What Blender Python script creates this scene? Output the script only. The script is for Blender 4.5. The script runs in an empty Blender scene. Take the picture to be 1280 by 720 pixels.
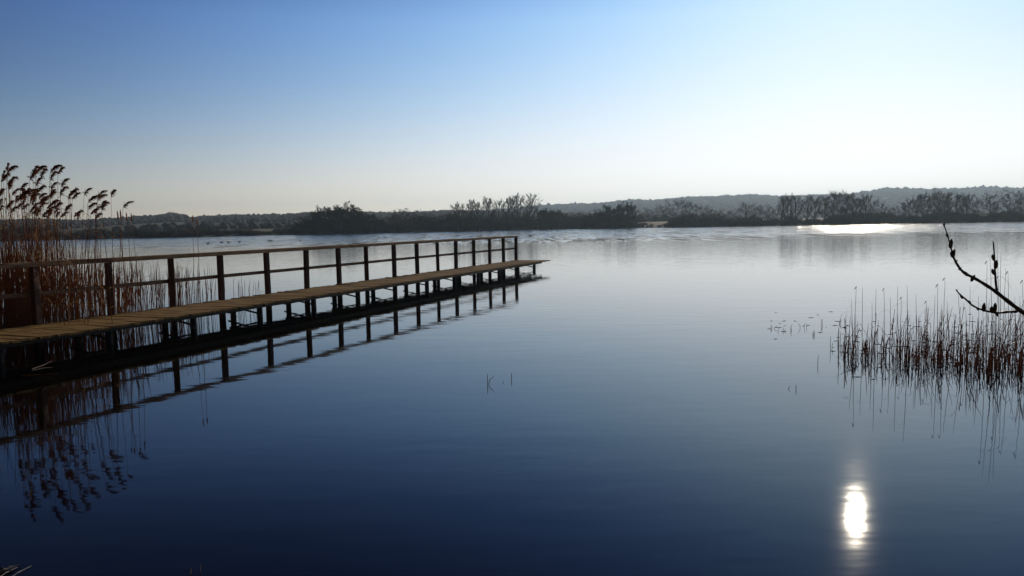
import bpy, math, random
import numpy as np
from mathutils import Vector, Matrix, noise
R = math.radians
random.seed(7); np.random.seed(7)
scene = bpy.context.scene
COL = scene.collection

# ------------------------------------------------------------------ camera
F, PIT, ROLL, H = 950.5, 0.08364, 0.01741, 1.98734
cam_d = bpy.data.cameras.new('camera'); cam = bpy.data.objects.new('camera', cam_d); COL.objects.link(cam)
c_, s_ = math.cos(PIT), math.sin(PIT)
fwd, rt, up = Vector((0, c_, -s_)), Vector((1, 0, 0)), Vector((0, s_, c_))
cr, sr = math.cos(ROLL), math.sin(ROLL)
rt2 = rt*cr - up*sr; up2 = rt*sr + up*cr
M = Matrix((rt2, up2, -fwd)).transposed().to_4x4(); M.translation = (0, 0, H)
cam.matrix_world = M
cam_d.sensor_width = 36; cam_d.lens = 36*F/1280; cam_d.clip_start = 0.05; cam_d.clip_end = 9000
scene.camera = cam

def ray(x, y):                       # direction (Y normalised to 1 in depth) seen at a photo position
    dx, dy = x-640, y-360
    X = dx*cr - dy*sr; Y = dx*sr + dy*cr
    v = (X/F, 1.0, -Y/F)
    w = Vector((v[0], v[1]*c_ + v[2]*s_, v[2]*c_ - v[1]*s_))
    return w/w.y
def on_water(x, y):
    v = ray(x, y); return Vector((v.x, v.y, 0))*(H/-v.z)
def at_depth(x, y, Y):
    v = ray(x, y); return Vector((v.x*Y, Y, H + v.z*Y))

# ------------------------------------------------------------------ helpers
class MB:
    def __init__(s): s.v = []; s.f = []
    def add(s, vs, fs):
        b = len(s.v); s.v += [tuple(p) for p in vs]; s.f += [tuple(i+b for i in f) for f in fs]
    def box(s, c, d, rot=None, jit=0):
        vs = []
        for z in (-.5, .5):
            for x, y in ((-.5, -.5), (.5, -.5), (.5, .5), (-.5, .5)):
                p = Vector((x*d[0], y*d[1], z*d[2]))
                if jit: p += Vector((random.uniform(-jit, jit) for _ in range(3)))
                if rot is not None: p = rot @ p
                vs.append(p + Vector(c))
        s.add(vs, [(3, 2, 1, 0), (4, 5, 6, 7), (0, 1, 5, 4), (1, 2, 6, 5), (2, 3, 7, 6), (3, 0, 4, 7)])
    def beam(s, a, b, w, h, chamfer=0.0):          # bar from a to b, w sideways, h tall
        a, b = Vector(a), Vector(b); d = (b-a).normalized()
        side = d.cross(Vector((0, 0, 1)))
        if side.length < 1e-3: side = Vector((1, 0, 0))
        side.normalize(); u = side.cross(d)
        k = chamfer
        prof = [(-w/2+k, -h/2), (w/2-k, -h/2), (w/2, -h/2+k), (w/2, h/2-k), (w/2-k, h/2), (-w/2+k, h/2), (-w/2, h/2-k), (-w/2, -h/2+k)] if k else [(-w/2, -h/2), (w/2, -h/2), (w/2, h/2), (-w/2, h/2)]
        n = len(prof)
        vs = [p + side*x + u*z for p in (a, b) for x, z in prof]
        s.add(vs, [tuple(range(n)), tuple(range(2*n-1, n-1, -1))] + [((i+1) % n, i, n+i, n+(i+1) % n) for i in range(n)])
    def tube(s, pts, rad, n=5, cap=True):
        b = len(s.v); m = len(pts); pts = [Vector(p) for p in pts]
        ref = Vector((0.31, 0.17, 0.93)) if abs((pts[-1]-pts[0]).normalized().z) < .9 else Vector((1, .1, 0))
        for i, p in enumerate(pts):
            d = (pts[min(i+1, m-1)] - pts[max(i-1, 0)]).normalized()
            x = d.cross(ref).normalized(); y = d.cross(x)
            r = rad[i] if hasattr(rad, '__len__') else rad
            for k in range(n):
                a = 2*math.pi*k/n; s.v.append(tuple(p + (x*math.cos(a) + y*math.sin(a))*r))
        for i in range(m-1):
            for k in range(n):
                k2 = (k+1) % n
                s.f.append((b+i*n+k, b+i*n+k2, b+(i+1)*n+k2, b+(i+1)*n+k))
        if cap: s.f.append(tuple(b+k for k in range(n))[::-1]); s.f.append(tuple(b+(m-1)*n+k for k in range(n)))
    def ribbon(s, pts, wid, axis):                 # folded blade: two strips meeting in a keel
        b = len(s.v); axis = Vector(axis).normalized()
        for i, p in enumerate(pts):
            p = Vector(p); w = wid[i]
            s.v += [tuple(p - axis*w), tuple(p + Vector((0, 0, -w*.5))), tuple(p + axis*w)]
        for i in range(len(pts)-1):
            for k in (0, 1):
                s.f.append((b+i*3+k, b+i*3+k+1, b+i*3+k+4, b+i*3+k+3))
    def mesh(s, name, smooth=False):
        me = bpy.data.meshes.new(name); me.from_pydata(s.v, [], s.f); me.update()
        if smooth: me.polygons.foreach_set('use_smooth', [True]*len(me.polygons))
        return me
    def build(s, name, mat, parent=None, smooth=False):
        return link(name, s.mesh(name, smooth), mat, parent)
def link(name, me, mat, parent=None):
    if mat and not me.materials: me.materials.append(mat)
    o = bpy.data.objects.new(name, me); COL.objects.link(o); o.parent = parent
    return o
def empty(name, loc=(0, 0, 0), rz=0):
    o = bpy.data.objects.new(name, None); COL.objects.link(o); o.location = loc; o.rotation_euler = (0, 0, rz)
    o.empty_display_size = .3; return o
def tag(o, label=None, cat=None, group=None, kind=None):
    for k, v in (('label', label), ('category', cat), ('group', group), ('kind', kind)):
        if v: o[k] = v
    return o
def copy_tree(o, parent=None):
    c = o.copy(); COL.objects.link(c); c.parent = parent
    for ch in [x for x in COL.objects if x.parent == o]: copy_tree(ch, c)
    return c
def np_mesh(name, V, Fq):                          # fast mesh from arrays (all faces same size)
    me = bpy.data.meshes.new(name); k = Fq.shape[1]
    me.vertices.add(len(V)); me.vertices.foreach_set('co', V.astype(np.float32).ravel())
    me.loops.add(Fq.size); me.loops.foreach_set('vertex_index', Fq.astype(np.int32).ravel())
    me.polygons.add(len(Fq)); me.polygons.foreach_set('loop_start', np.arange(0, Fq.size, k, dtype=np.int32))
    me.update(calc_edges=True); me.validate(); return me

# ------------------------------------------------------------------ materials
def nodes(name):
    m = bpy.data.materials.new(name); m.use_nodes = True
    nt = m.node_tree; return m, nt, nt.nodes['Principled BSDF']
def N(nt, t, **kw):
    n = nt.nodes.new(t)
    for k, v in kw.items():
        if k in n.inputs: n.inputs[k].default_value = v
        else: setattr(n, k, v)
    return n
def simple(name, cols, scale=5, rough=.8, stretch=(1, 1, 1), bump=0, spec=.3, bump_scale=None):
    m, nt, b = nodes(name); L = nt.links.new
    tc = N(nt, 'ShaderNodeTexCoord'); mp = N(nt, 'ShaderNodeMapping'); mp.inputs['Scale'].default_value = stretch
    L(tc.outputs['Object'], mp.inputs['Vector'])
    nz = N(nt, 'ShaderNodeTexNoise', Scale=scale, Detail=6.0, Roughness=.6); L(mp.outputs[0], nz.inputs['Vector'])
    rp = N(nt, 'ShaderNodeValToRGB'); e = rp.color_ramp.elements
    e[0].position = .3; e[1].position = .7; e[0].color = (*cols[0], 1); e[1].color = (*cols[-1], 1)
    if len(cols) == 3: x = e.new(.5); x.color = (*cols[1], 1)
    L(nz.outputs['Fac'], rp.inputs['Fac']); L(rp.outputs['Color'], b.inputs['Base Color'])
    b.inputs['Roughness'].default_value = rough; b.inputs['Specular IOR Level'].default_value = spec
    if bump:
        bp = N(nt, 'ShaderNodeBump', Strength=1.0, Distance=bump)
        if bump_scale:
            n2 = N(nt, 'ShaderNodeTexNoise', Scale=bump_scale, Detail=5.0); L(mp.outputs[0], n2.inputs['Vector']); L(n2.outputs['Fac'], bp.inputs['Height'])
        else: L(nz.outputs['Fac'], bp.inputs['Height'])
        L(bp.outputs[0], b.inputs['Normal'])
    return m
MAT = {}
MAT['deck'] = simple('weathered_deck_wood', [(.10, .055, .016), (.22, .13, .04), (.32, .21, .08)], 2.2, .85, (1, 8, 1), .004, .15, 14)
MAT['rail'] = simple('weathered_rail_wood', [(.13, .065, .035), (.28, .17, .09), (.44, .31, .18)], 3, .75, (9, 1, 9), .003, .2, 12)
MAT['post'] = simple('dark_post_wood', [(.055, .022, .018), (.10, .045, .03), (.15, .075, .05)], 4, .65, (6, 6, 1), .003, .3, 12)
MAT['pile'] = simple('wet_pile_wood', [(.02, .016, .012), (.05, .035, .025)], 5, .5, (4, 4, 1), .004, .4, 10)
MAT['reed'] = simple('dry_reed_stem', [(.20, .075, .03), (.36, .17, .07), (.50, .30, .15)], 1.3, .6, (3, 3, .6), 0, .3)
MAT['reed_leaf'] = simple('dry_reed_leaf', [(.22, .10, .05), (.42, .25, .13)], 2, .6, (2, 2, .6), 0, .3)
MAT['plume'] = simple('reed_seed_head', [(.16, .07, .04), (.40, .22, .13)], 9, .9, (1, 1, 1), 0, .1)
MAT['rush'] = simple('dead_rush_stem', [(.09, .025, .02), (.20, .08, .05), (.34, .18, .11)], 3, .45, (2, 2, .5), 0, .5)
MAT['green'] = simple('green_shoot', [(.05, .08, .03), (.12, .14, .06)], 6, .5)
MAT['twig'] = simple('willow_bark', [(.045, .02, .014), (.12, .05, .03)], 90, .45, (1, 1, 1), .0006, .5, 260)
MAT['bud'] = simple('willow_catkin', [(.10, .05, .03), (.22, .16, .08)], 200, .7, (1, 1, 1), .0008, .3, 300)
MAT['bark'] = simple('tree_bark', [(.05, .04, .032), (.11, .09, .07)], 3, .9, (1, 1, .4))
MAT['branches'] = simple('bare_branches', [(.035, .027, .022), (.08, .06, .045)], .6, .9)
MAT['branches_dark'] = simple('dense_dark_twigs', [(.022, .02, .014), (.045, .04, .026)], .6, .9)
MAT['scrub'] = simple('lakeside_scrub', [(.02, .02, .012), (.04, .036, .022), (.07, .055, .03)], .12, .9)
MAT['canopy'] = simple('distant_woodland', [(.022, .02, .018), (.04, .034, .028), (.06, .05, .036)], .03, .95)
MAT['ground'] = simple('winter_grass_ground', [(.035, .033, .016), (.07, .062, .028), (.10, .08, .04)], .5, .95, (1, 1, 1), .03)
MAT['hill'] = simple('hill_ground', [(.03, .032, .016), (.06, .055, .03)], .01, .95)
MAT['meadow'] = simple('dry_meadow_grass', [(.30, .27, .12), (.45, .38, .19)], .12, .95)
MAT['far_reed'] = simple('pale_far_reeds', [(.30, .22, .10), (.50, .40, .2)], .6, .9)
MAT['feather'] = simple('duck_plumage', [(.02, .018, .016), (.07, .055, .045)], 8, .6)
MAT['feather_pale'] = simple('duck_flank', [(.25, .24, .22), (.4, .39, .36)], 8, .6)
MAT['stone'] = simple('wet_stone', [(.06, .05, .04), (.16, .13, .10)], 12, .35, (1, 1, 1), .01, .5)

def translucent(m, amt, col):
    nt = m.node_tree; b = nt.nodes['Principled BSDF']; out = nt.nodes['Material Output']
    t = N(nt, 'ShaderNodeBsdfTranslucent', Color=col); mx = N(nt, 'ShaderNodeMixShader', Fac=amt)
    nt.links.new(b.outputs[0], mx.inputs[1]); nt.links.new(t.outputs[0], mx.inputs[2]); nt.links.new(mx.outputs[0], out.inputs['Surface'])
translucent(MAT['reed'], .3, (.42, .2, .08, 1)); translucent(MAT['reed_leaf'], .5, (.5, .3, .13, 1)); translucent(MAT['plume'], .45, (.55, .3, .17, 1)); translucent(MAT['rush'], .35, (.5, .26, .13, 1))

def water_material():
    m, nt, b = nodes('lake_water'); L = nt.links.new
    geo = N(nt, 'ShaderNodeNewGeometry')
    sep = N(nt, 'ShaderNodeSeparateXYZ'); L(geo.outputs['Position'], sep.inputs[0])
    # how far out on the open lake: the breeze only reaches the water beyond the sheltered shore
    wn = N(nt, 'ShaderNodeTexNoise', Scale=.013, Detail=3.0); 
    mpw = N(nt, 'ShaderNodeMapping'); mpw.inputs['Scale'].default_value = (.5, 1.6, 1); L(geo.outputs['Position'], mpw.inputs[0]); L(mpw.outputs[0], wn.inputs['Vector'])
    wadd = N(nt, 'ShaderNodeMath', operation='MULTIPLY_ADD'); L(wn.outputs['Fac'], wadd.inputs[0]); wadd.inputs[1].default_value = 70; L(sep.outputs['Y'], wadd.inputs[2])
    band = N(nt, 'ShaderNodeMapRange', interpolation_type='SMOOTHSTEP'); L(wadd.outputs[0], band.inputs[0])
    band.inputs[1].default_value = 112; band.inputs[2].default_value = 150; band.inputs[3].default_value = 0; band.inputs[4].default_value = 1
    mid = N(nt, 'ShaderNodeMapRange'); L(wadd.outputs[0], mid.inputs[0])
    mid.inputs[1].default_value = 40; mid.inputs[2].default_value = 120; mid.inputs[3].default_value = 0; mid.inputs[4].default_value = 1
    def wave(scale, stretch, detail=2.0):
        mp = N(nt, 'ShaderNodeMapping'); mp.inputs['Scale'].default_value = (*stretch, 1); mp.inputs['Rotation'].default_value = (0, 0, .2)
        L(geo.outputs['Position'], mp.inputs[0])
        n = N(nt, 'ShaderNodeTexNoise', Scale=scale, Detail=detail, Roughness=.5); L(mp.outputs[0], n.inputs['Vector']); return n.outputs['Fac']
    small = wave(2.2, (.55, 1.5)); fine = wave(9, (.7, 1.3), 1); big = wave(.5, (.5, 1.4), 1)
    chop = wave(1.6, (.6, 1.2), 4)
    def mul(a, k, add=None):
        n = N(nt, 'ShaderNodeMath', operation='MULTIPLY'); L(a, n.inputs[0])
        if isinstance(k, (int, float)): n.inputs[1].default_value = k
        else: L(k, n.inputs[1])
        if add is not None:
            q = N(nt, 'ShaderNodeMath', operation='ADD'); L(n.outputs[0], q.inputs[0]); L(add, q.inputs[1]); return q.outputs[0]
        return n.outputs[0]
    h = mul(small, .0013); h = mul(fine, .00010, h); h = mul(big, .0022, h)
    midamp = mul(mid.outputs[0], .012); h = mul(small, midamp, h)
    bandamp = mul(band.outputs[0], .05); h = mul(chop, bandamp, h)
    bp = N(nt, 'ShaderNodeBump', Strength=1.0, Distance=1.0); L(h, bp.inputs['Height']); # wavelet facets of the ruffled water far out
    mpf = N(nt, 'ShaderNodeMapping'); mpf.inputs['Scale'].default_value = (1.3, .12, 1); L(geo.outputs['Position'], mpf.inputs[0])
    fn = N(nt, 'ShaderNodeTexNoise', Scale=1.0, Detail=3.0, Roughness=.7); L(mpf.outputs[0], fn.inputs['Vector'])
    fs_ = N(nt, 'ShaderNodeVectorMath', operation='SUBTRACT'); L(fn.outputs['Color'], fs_.inputs[0]); fs_.inputs[1].default_value = (.5, .5, .5)
    fk = mul(band.outputs[0], .95)
    fm = N(nt, 'ShaderNodeVectorMath', operation='SCALE'); L(fs_.outputs[0], fm.inputs[0]); L(fk, fm.inputs['Scale'])
    fz = N(nt, 'ShaderNodeVectorMath', operation='MULTIPLY'); L(fm.outputs[0], fz.inputs[0]); fz.inputs[1].default_value = (1, 1, 0)
    fa = N(nt, 'ShaderNodeVectorMath', operation='ADD'); L(fz.outputs[0], fa.inputs[0]); L(bp.outputs[0], fa.inputs[1])
    fno = N(nt, 'ShaderNodeVectorMath', operation='NORMALIZE'); L(fa.outputs[0], fno.inputs[0]); L(fno.outputs[0], b.inputs['Normal'])
    rg = N(nt, 'ShaderNodeMapRange'); L(band.outputs[0], rg.inputs[0]); rg.inputs[3].default_value = .029; rg.inputs[4].default_value = .09
    gust = wave(1, (.9, .05), 5); gr = N(nt, 'ShaderNodeMapRange'); L(gust, gr.inputs[0]); gr.inputs[1].default_value = .35; gr.inputs[2].default_value = .65; gr.inputs[3].default_value = .35; gr.inputs[4].default_value = 1.45
    rg3 = mul(rg.outputs[0], gr.outputs[0]); nog = N(nt, 'ShaderNodeMix'); L(band.outputs[0], nog.inputs[0]); L(rg.outputs[0], nog.inputs[2]); L(rg3, nog.inputs[3])
    rg2 = mul(mid.outputs[0], .03, nog.outputs[0]); L(rg2, b.inputs['Roughness'])
    b.inputs['IOR'].default_value = 1.333; b.inputs['Specular IOR Level'].default_value = .45
    bed = N(nt, 'ShaderNodeTexNoise', Scale=1.1, Detail=5.0); L(geo.outputs['Position'], bed.inputs['Vector'])
    rp = N(nt, 'ShaderNodeValToRGB'); e = rp.color_ramp.elements; e[0].position = .35; e[1].position = .7
    e[0].color = (.0006, .0008, .0012, 1); e[1].color = (.004, .003, .002, 1)
    L(bed.outputs['Fac'], rp.inputs[0]); L(rp.outputs[0], b.inputs['Base Color'])
    return m
MAT['water'] = water_material()

# ------------------------------------------------------------------ sky, sun, haze
AZ, EL = R(24.7), R(20.1)
sun_dir = Vector((math.sin(AZ)*math.cos(EL), math.cos(AZ)*math.cos(EL), math.sin(EL)))
w = bpy.data.worlds.new('World'); scene.world = w; w.use_nodes = True
nt = w.node_tree; bg = nt.nodes['Background']
sky = N(nt, 'ShaderNodeTexSky', sky_type='NISHITA', sun_disc=False, sun_elevation=EL, sun_rotation=AZ, altitude=0, air_density=1.0, dust_density=.2, ozone_density=1.5)
# sky colour graded by direction: darker away from the sun, paler towards it and the horizon (a smooth factor over direction)
geo = N(nt, 'ShaderNodeTexCoord'); sx = N(nt, 'ShaderNodeSeparateXYZ'); lk = nt.links.new; lk(geo.outputs['Generated'], sx.inputs[0])
dt = N(nt, 'ShaderNodeVectorMath', operation='DOT_PRODUCT'); lk(geo.outputs['Generated'], dt.inputs[0]); dt.inputs[1].default_value = sun_dir
zc = N(nt, 'ShaderNodeClamp', Min=0.0, Max=.5); lk(sx.outputs['Z'], zc.inputs[0])
cgp = N(nt, 'ShaderNodeClamp', Min=0.0, Max=1.0); lk(dt.outputs['Value'], cgp.inputs[0])
c6 = N(nt, 'ShaderNodeMath', operation='POWER'); lk(cgp.outputs[0], c6.inputs[0]); c6.inputs[1].default_value = 6
def mad(fac, col, add=None):
    m_ = N(nt, 'ShaderNodeVectorMath', operation='MULTIPLY_ADD'); lk(fac, m_.inputs[0]); m_.inputs[1].default_value = col
    if isinstance(add, tuple): m_.inputs[2].default_value = add
    else: lk(add, m_.inputs[2])
    return m_.outputs[0]
ex = mad(zc.outputs[0], (-4.797, -2.981, -.831), (-4.50+2.732, -4.25+2.732, -3.83+2.732))
ex = mad(dt.outputs['Value'], (3.30, 2.90, 2.50), ex); ex = mad(c6.outputs[0], (.47, .733, .98), ex)
hz = N(nt, 'ShaderNodeMapRange'); lk(sx.outputs['Z'], hz.inputs[0]); hz.inputs[1].default_value = .24; hz.inputs[2].default_value = 0
hz2 = N(nt, 'ShaderNodeMath', operation='POWER'); lk(hz.outputs[0], hz2.inputs[0]); hz2.inputs[1].default_value = 2
ex = mad(hz2.outputs[0], (1.1, .72, .33), ex)
hi = N(nt, 'ShaderNodeMapRange'); lk(sx.outputs['Z'], hi.inputs[0]); hi.inputs[1].default_value = .25; hi.inputs[2].default_value = .55
ex = mad(hi.outputs[0], (-1.7, -1.9, -2.1), ex)  # darkens the sky above the view so its reflection in the water is darker
es = N(nt, 'ShaderNodeSeparateXYZ'); lk(ex, es.inputs[0]); ec = N(nt, 'ShaderNodeCombineXYZ')
for i_ in range(3):
    pw = N(nt, 'ShaderNodeMath', operation='EXPONENT'); lk(es.outputs[i_], pw.inputs[0]); lk(pw.outputs[0], ec.inputs[i_])
wb_ = N(nt, 'ShaderNodeVectorMath', operation='MULTIPLY'); lk(sky.outputs[0], wb_.inputs[0]); lk(ec.outputs[0], wb_.inputs[1])
# soft shoulder so the glow round the sun rolls off as it does on film
sh1 = N(nt, 'ShaderNodeVectorMath', operation='MULTIPLY_ADD'); lk(wb_.outputs[0], sh1.inputs[0]); sh1.inputs[1].default_value = (.052,)*3; sh1.inputs[2].default_value = (1,)*3
sh2 = N(nt, 'ShaderNodeVectorMath', operation='DIVIDE'); lk(wb_.outputs[0], sh2.inputs[0]); lk(sh1.outputs[0], sh2.inputs[1]); lk(sh2.outputs[0], bg.inputs[0]); bg.inputs[1].default_value = .1
sl = bpy.data.lights.new('sun', 'SUN'); sl.energy = 3.7; sl.angle = R(.5); sl.color = (1, .88, .70)
so = bpy.data.objects.new('sun', sl); COL.objects.link(so); so.rotation_euler = sun_dir.to_track_quat('Z', 'Y').to_euler(); so.location = sun_dir*300
scene.view_settings.view_transform = 'Standard'; scene.view_settings.look = 'None'; scene.view_settings.gamma = 1
scene.view_settings.exposure = -0.45
HAZE = True
if HAZE:
    hb = MB(); hb.box((0, 1250, 46), (4400, 3300, 98))
    m = bpy.data.materials.new('haze_air'); m.use_nodes = True; hn = m.node_tree; hn.nodes.remove(hn.nodes['Principled BSDF'])
    pv = hn.nodes.new('ShaderNodeVolumePrincipled'); pv.inputs['Density'].default_value = .00029; pv.inputs['Color'].default_value = (.62, .81, 1, 1); pv.inputs['Anisotropy'].default_value = .42
    hn.links.new(pv.outputs[0], hn.nodes['Material Output'].inputs['Volume'])
    tag(hb.build('haze', m), 'thin pale winter haze over the lake and hills', 'haze', kind='stuff')

# ------------------------------------------------------------------ terrain: lake bed, shores, ground to the horizon
SH = [(-400, 305), (-100, 303), (160, 298), (370, 293.3), (520, 290.2), (650, 287.4), (700, 286.2), (880, 283.8), (1046, 281), (1280, 277), (1400, 275)]
shore_pts = [on_water(x, y) for x, y in SH]
def shoreline(X):                               # depth of the far waterline at lateral ratio X/Y
    r = [p.x/p.y for p in shore_pts]
    return float(np.interp(X, r, [p.y for p in shore_pts]))
O0 = Vector((0, 6, 0))
def shore_radius(az):                           # az from +Y towards +X, seen from O0
    a = math.degrees(az)
    if a > 180: a -= 360
    if abs(a) <= 40:
        y = shoreline(math.tan(az)); return y/math.cos(az) - 6
    key = [(-180, 4.3), (-150, 4.6), (-130, 7.5), (-110, 11.5), (-95, 15), (-80, 32), (-65, 90), (-50, 190), (-40, 255), (40, 300), (55, 160), (70, 60), (85, 22), (100, 9), (120, 5.6), (150, 4.4), (180, 4.3)]
    return float(np.interp(a, [k[0] for k in key], [k[1] for k in key]))
offs = [-400, -200, -60, -20, -6, -3, -1.2, -.4, 0, .4, 1, 2.5, 6, 14, 30, 70, 150, 320, 600, 900, 1300, 1640]
zs = [-2.5, -2.5, -2.2, -1.6, -.8, -.5, -.25, -.08, .01, .12, .25, .38, .6, .9, 1.3, 1.7, 2, 2.4, 3, 3, 3, 3]
NA = 360; V = []; Fq = []
for i in range(NA):
    az = 2*math.pi*i/NA; D = shore_radius(az)
    for o, z in zip(offs, zs):
        r = D + o
        if r < .3: r = .3*(1 + .001*o/400); 
        amp = min(.25, abs(z)*.3)
        p = Vector((O0.x + r*math.sin(az), O0.y + r*math.cos(az), 0))
        p.y = max(min(p.y, 2850), -380); p.x = max(min(p.x, 2150), -2150)
        V.append((p.x, p.y, z + amp*noise.noise(p*.35)))
K = len(offs)
for i in range(NA):
    j = (i+1) % NA
    for k in range(K-1): Fq.append((i*K+k, i*K+k+1, j*K+k+1, j*K+k))
g = np_mesh('ground', np.array(V), np.array(Fq)); g.polygons.foreach_set('use_smooth', [True]*len(g.polygons))
tag(link('ground', g, MAT['ground']), 'winter grass ground and muddy shore around the lake', 'ground', kind='structure')
wb = MB(); wb.add([(-900, -60, 0), (900, -60, 0), (900, 700, 0), (-900, 700, 0)], [(0, 1, 2, 3)])
tag(wb.build('water', MAT['water']), 'calm dark blue lake mirroring the sky, ruffled far out', 'water', kind='structure')

# hills beyond the far shore
def hill(name, sky_pts, Y0, Y1, Y2, label, step, r_c, seedv, zb=2.0, rim=1.0):
    xs = np.array([p[0] for p in sky_pts], float); ys = np.array([p[1] for p in sky_pts], float)
    cols = np.linspace(xs[0], xs[-1], 150); mb = MB(); prof = [0, .12, .3, .5, .7, .86, 1]
    crest = []
    for cx in cols:
        y = np.interp(cx, xs, ys); p = at_depth(cx, y, Y1); crest.append((p.x/Y1, max(p.z - r_c*.9, 3)))
    def z_at(u, Y):
        zc = np.interp(u, [c[0] for c in crest], [c[1] for c in crest])
        if Y <= Y1: t = (Y-Y0)/(Y1-Y0); return zb + (zc-zb)*(t**1.15)
        t = (Y-Y1)/(Y2-Y1); return zc*(1-.6*t*t)
    rows = list(np.linspace(Y0, Y1, 9)) + list(np.linspace(Y1, Y2, 4))[1:]
    u0, u1 = crest[0][0], crest[-1][0]; us = np.linspace(u0, u1, 120)
    vs = [(u*Y, Y, z_at(u, Y) + (3*noise.noise(Vector((u*Y*.006, Y*.006, seedv))) if Y > Y0 else -2)) for Y in rows for u in us]
    n = len(us); fs = [(i*n+j, i*n+j+1, (i+1)*n+j+1, (i+1)*n+j) for i in range(len(rows)-1) for j in range(n-1)]
    mb.add(vs, fs); tag(mb.build(name, MAT['hill'], smooth=True), label, 'hills', kind='structure')
    # woodland canopy: lumpy crowns of many sizes
    import bmesh
    bm = bmesh.new(); bmesh.ops.create_icosphere(bm, subdivisions=1, radius=1); base = np.array([v.co[:] for v in bm.verts]); fc = np.array([[v.index for v in f.verts] for f in bm.faces]); bm.free()
    lump = []
    for q in range(6):
        d = np.array([1 + .35*noise.noise(Vector(b)*1.6 + Vector((q*7, 0, 0))) + .3*noise.noise(Vector(b)*5.5 + Vector((q*7, 3, 0))) for b in base]); lump.append(base*d[:, None])
    VV, FF = [], []; k = 0
    Y = Y0 + step*.5
    while Y < Y1 + step*2.5:
        X = u0*Y
        while X < u1*Y:
            xx, yy = X + random.uniform(-.5, .5)*step, Y + random.uniform(-.5, .5)*step
            gapn = noise.noise(Vector((xx*.008, yy*.011, seedv)))
            t = (yy-Y0)/(Y1-Y0)
            if gapn > -.28 or t > .8:
                big = 1 + .35*noise.noise(Vector((xx*.012, yy*.012, 9+seedv)))
                rr = r_c*random.uniform(.6, 1.15)*big
                if random.random() < .015: rr *= 1.25
                z = z_at(xx/yy, yy)
                a = random.uniform(0, 6.28); ca, sa = math.cos(a), math.sin(a)
                b = lump[random.randrange(6)]
                P = np.stack([(b[:, 0]*ca - b[:, 1]*sa)*rr, (b[:, 0]*sa + b[:, 1]*ca)*rr, b[:, 2]*rr*random.uniform(.8, 1.2)], 1)
                VV.append(P + np.array([xx, yy, z + rr*.15])); FF.append(fc + k*len(base)); k += 1
            X += step
        Y += step
    me = np_mesh('woodland', np.concatenate(VV), np.concatenate(FF))
    me.polygons.foreach_set('use_smooth', [True]*len(me.polygons))
    return link('woodland', me, MAT['canopy'])
skyA = [(-260, 268), (-120, 270), (0, 275), (36, 273), (100, 275), (160, 272), (170, 270.6), (195, 268.6), (215, 266), (229, 267.6), (237.5, 271.6), (262, 270), (306, 268.6), (355, 267.6), (384, 265), (450, 265.3), (487, 266), (530, 264), (551, 263), (600, 264), (680, 266), (760, 268), (840, 272), (900, 276)]
skyB = [(540, 272), (600, 264), (640, 260), (679, 256.6), (700, 255), (727, 254), (757, 252.8), (781, 249.8), (797, 248.5), (812, 250), (839, 247.7), (874, 245.3), (914, 244), (938, 243), (978, 244.8), (1022, 243), (1065, 242), (1080, 238.7), (1110, 235.5), (1135, 234.5), (1160, 236), (1210, 234.5), (1235, 232.5), (1280, 235), (1400, 236), (1600, 240)]
hA = hill('hill_near', skyA, 335, 800, 950, 'low dark wooded hill beyond the left far shore', 4.9, 2.6, 1.3)
hB = hill('hill_far', skyB, 900, 1700, 2000, 'higher blue hazy wooded ridge beyond the right far shore', 11, 5.6, 5.1)
tag(hA, 'dark bare winter woodland covering the low left hill', 'woodland', kind='stuff')
tag(hB, 'hazy blue woodland covering the long ridge on the right', 'woodland', kind='stuff')

# sunlit meadow seen through the gap between far trees
mm = MB(); a = [at_depth(x, y, Y) for x, y, Y in ((792, 279.5, 330), (838, 279.2, 330), (835, 272.6, 400), (800, 273.0, 400))]
nu, nv = 12, 8; vs = []
for j in range(nv+1):
    for i in range(nu+1):
        u, v_ = i/nu, j/nv
        p = (a[0]*(1-u) + a[1]*u)*(1-v_) + (a[3]*(1-u) + a[2]*u)*v_
        vs.append((p.x, p.y, p.z + .3*noise.noise(p*.08)))
n0 = len(vs); vs += [(x, y, -1) for x, y, z in vs]
fs = [(j*(nu+1)+i, j*(nu+1)+i+1, (j+1)*(nu+1)+i+1, (j+1)*(nu+1)+i) for j in range(nv) for i in range(nu)]
rim = [i for i in range(nu+1)] + [j*(nu+1)+nu for j in range(1, nv+1)] + [nv*(nu+1)+i for i in range(nu-1, -1, -1)] + [j*(nu+1) for j in range(nv-1, 0, -1)]
fs += [(rim[k], n0+rim[k], n0+rim[(k+1) % len(rim)], rim[(k+1) % len(rim)]) for k in range(len(rim))]
mm.add(vs, fs); tag(mm.build('meadow', MAT['meadow'], smooth=True), 'pale sunlit meadow in the gap between far trees', 'meadow', kind='structure')

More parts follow.
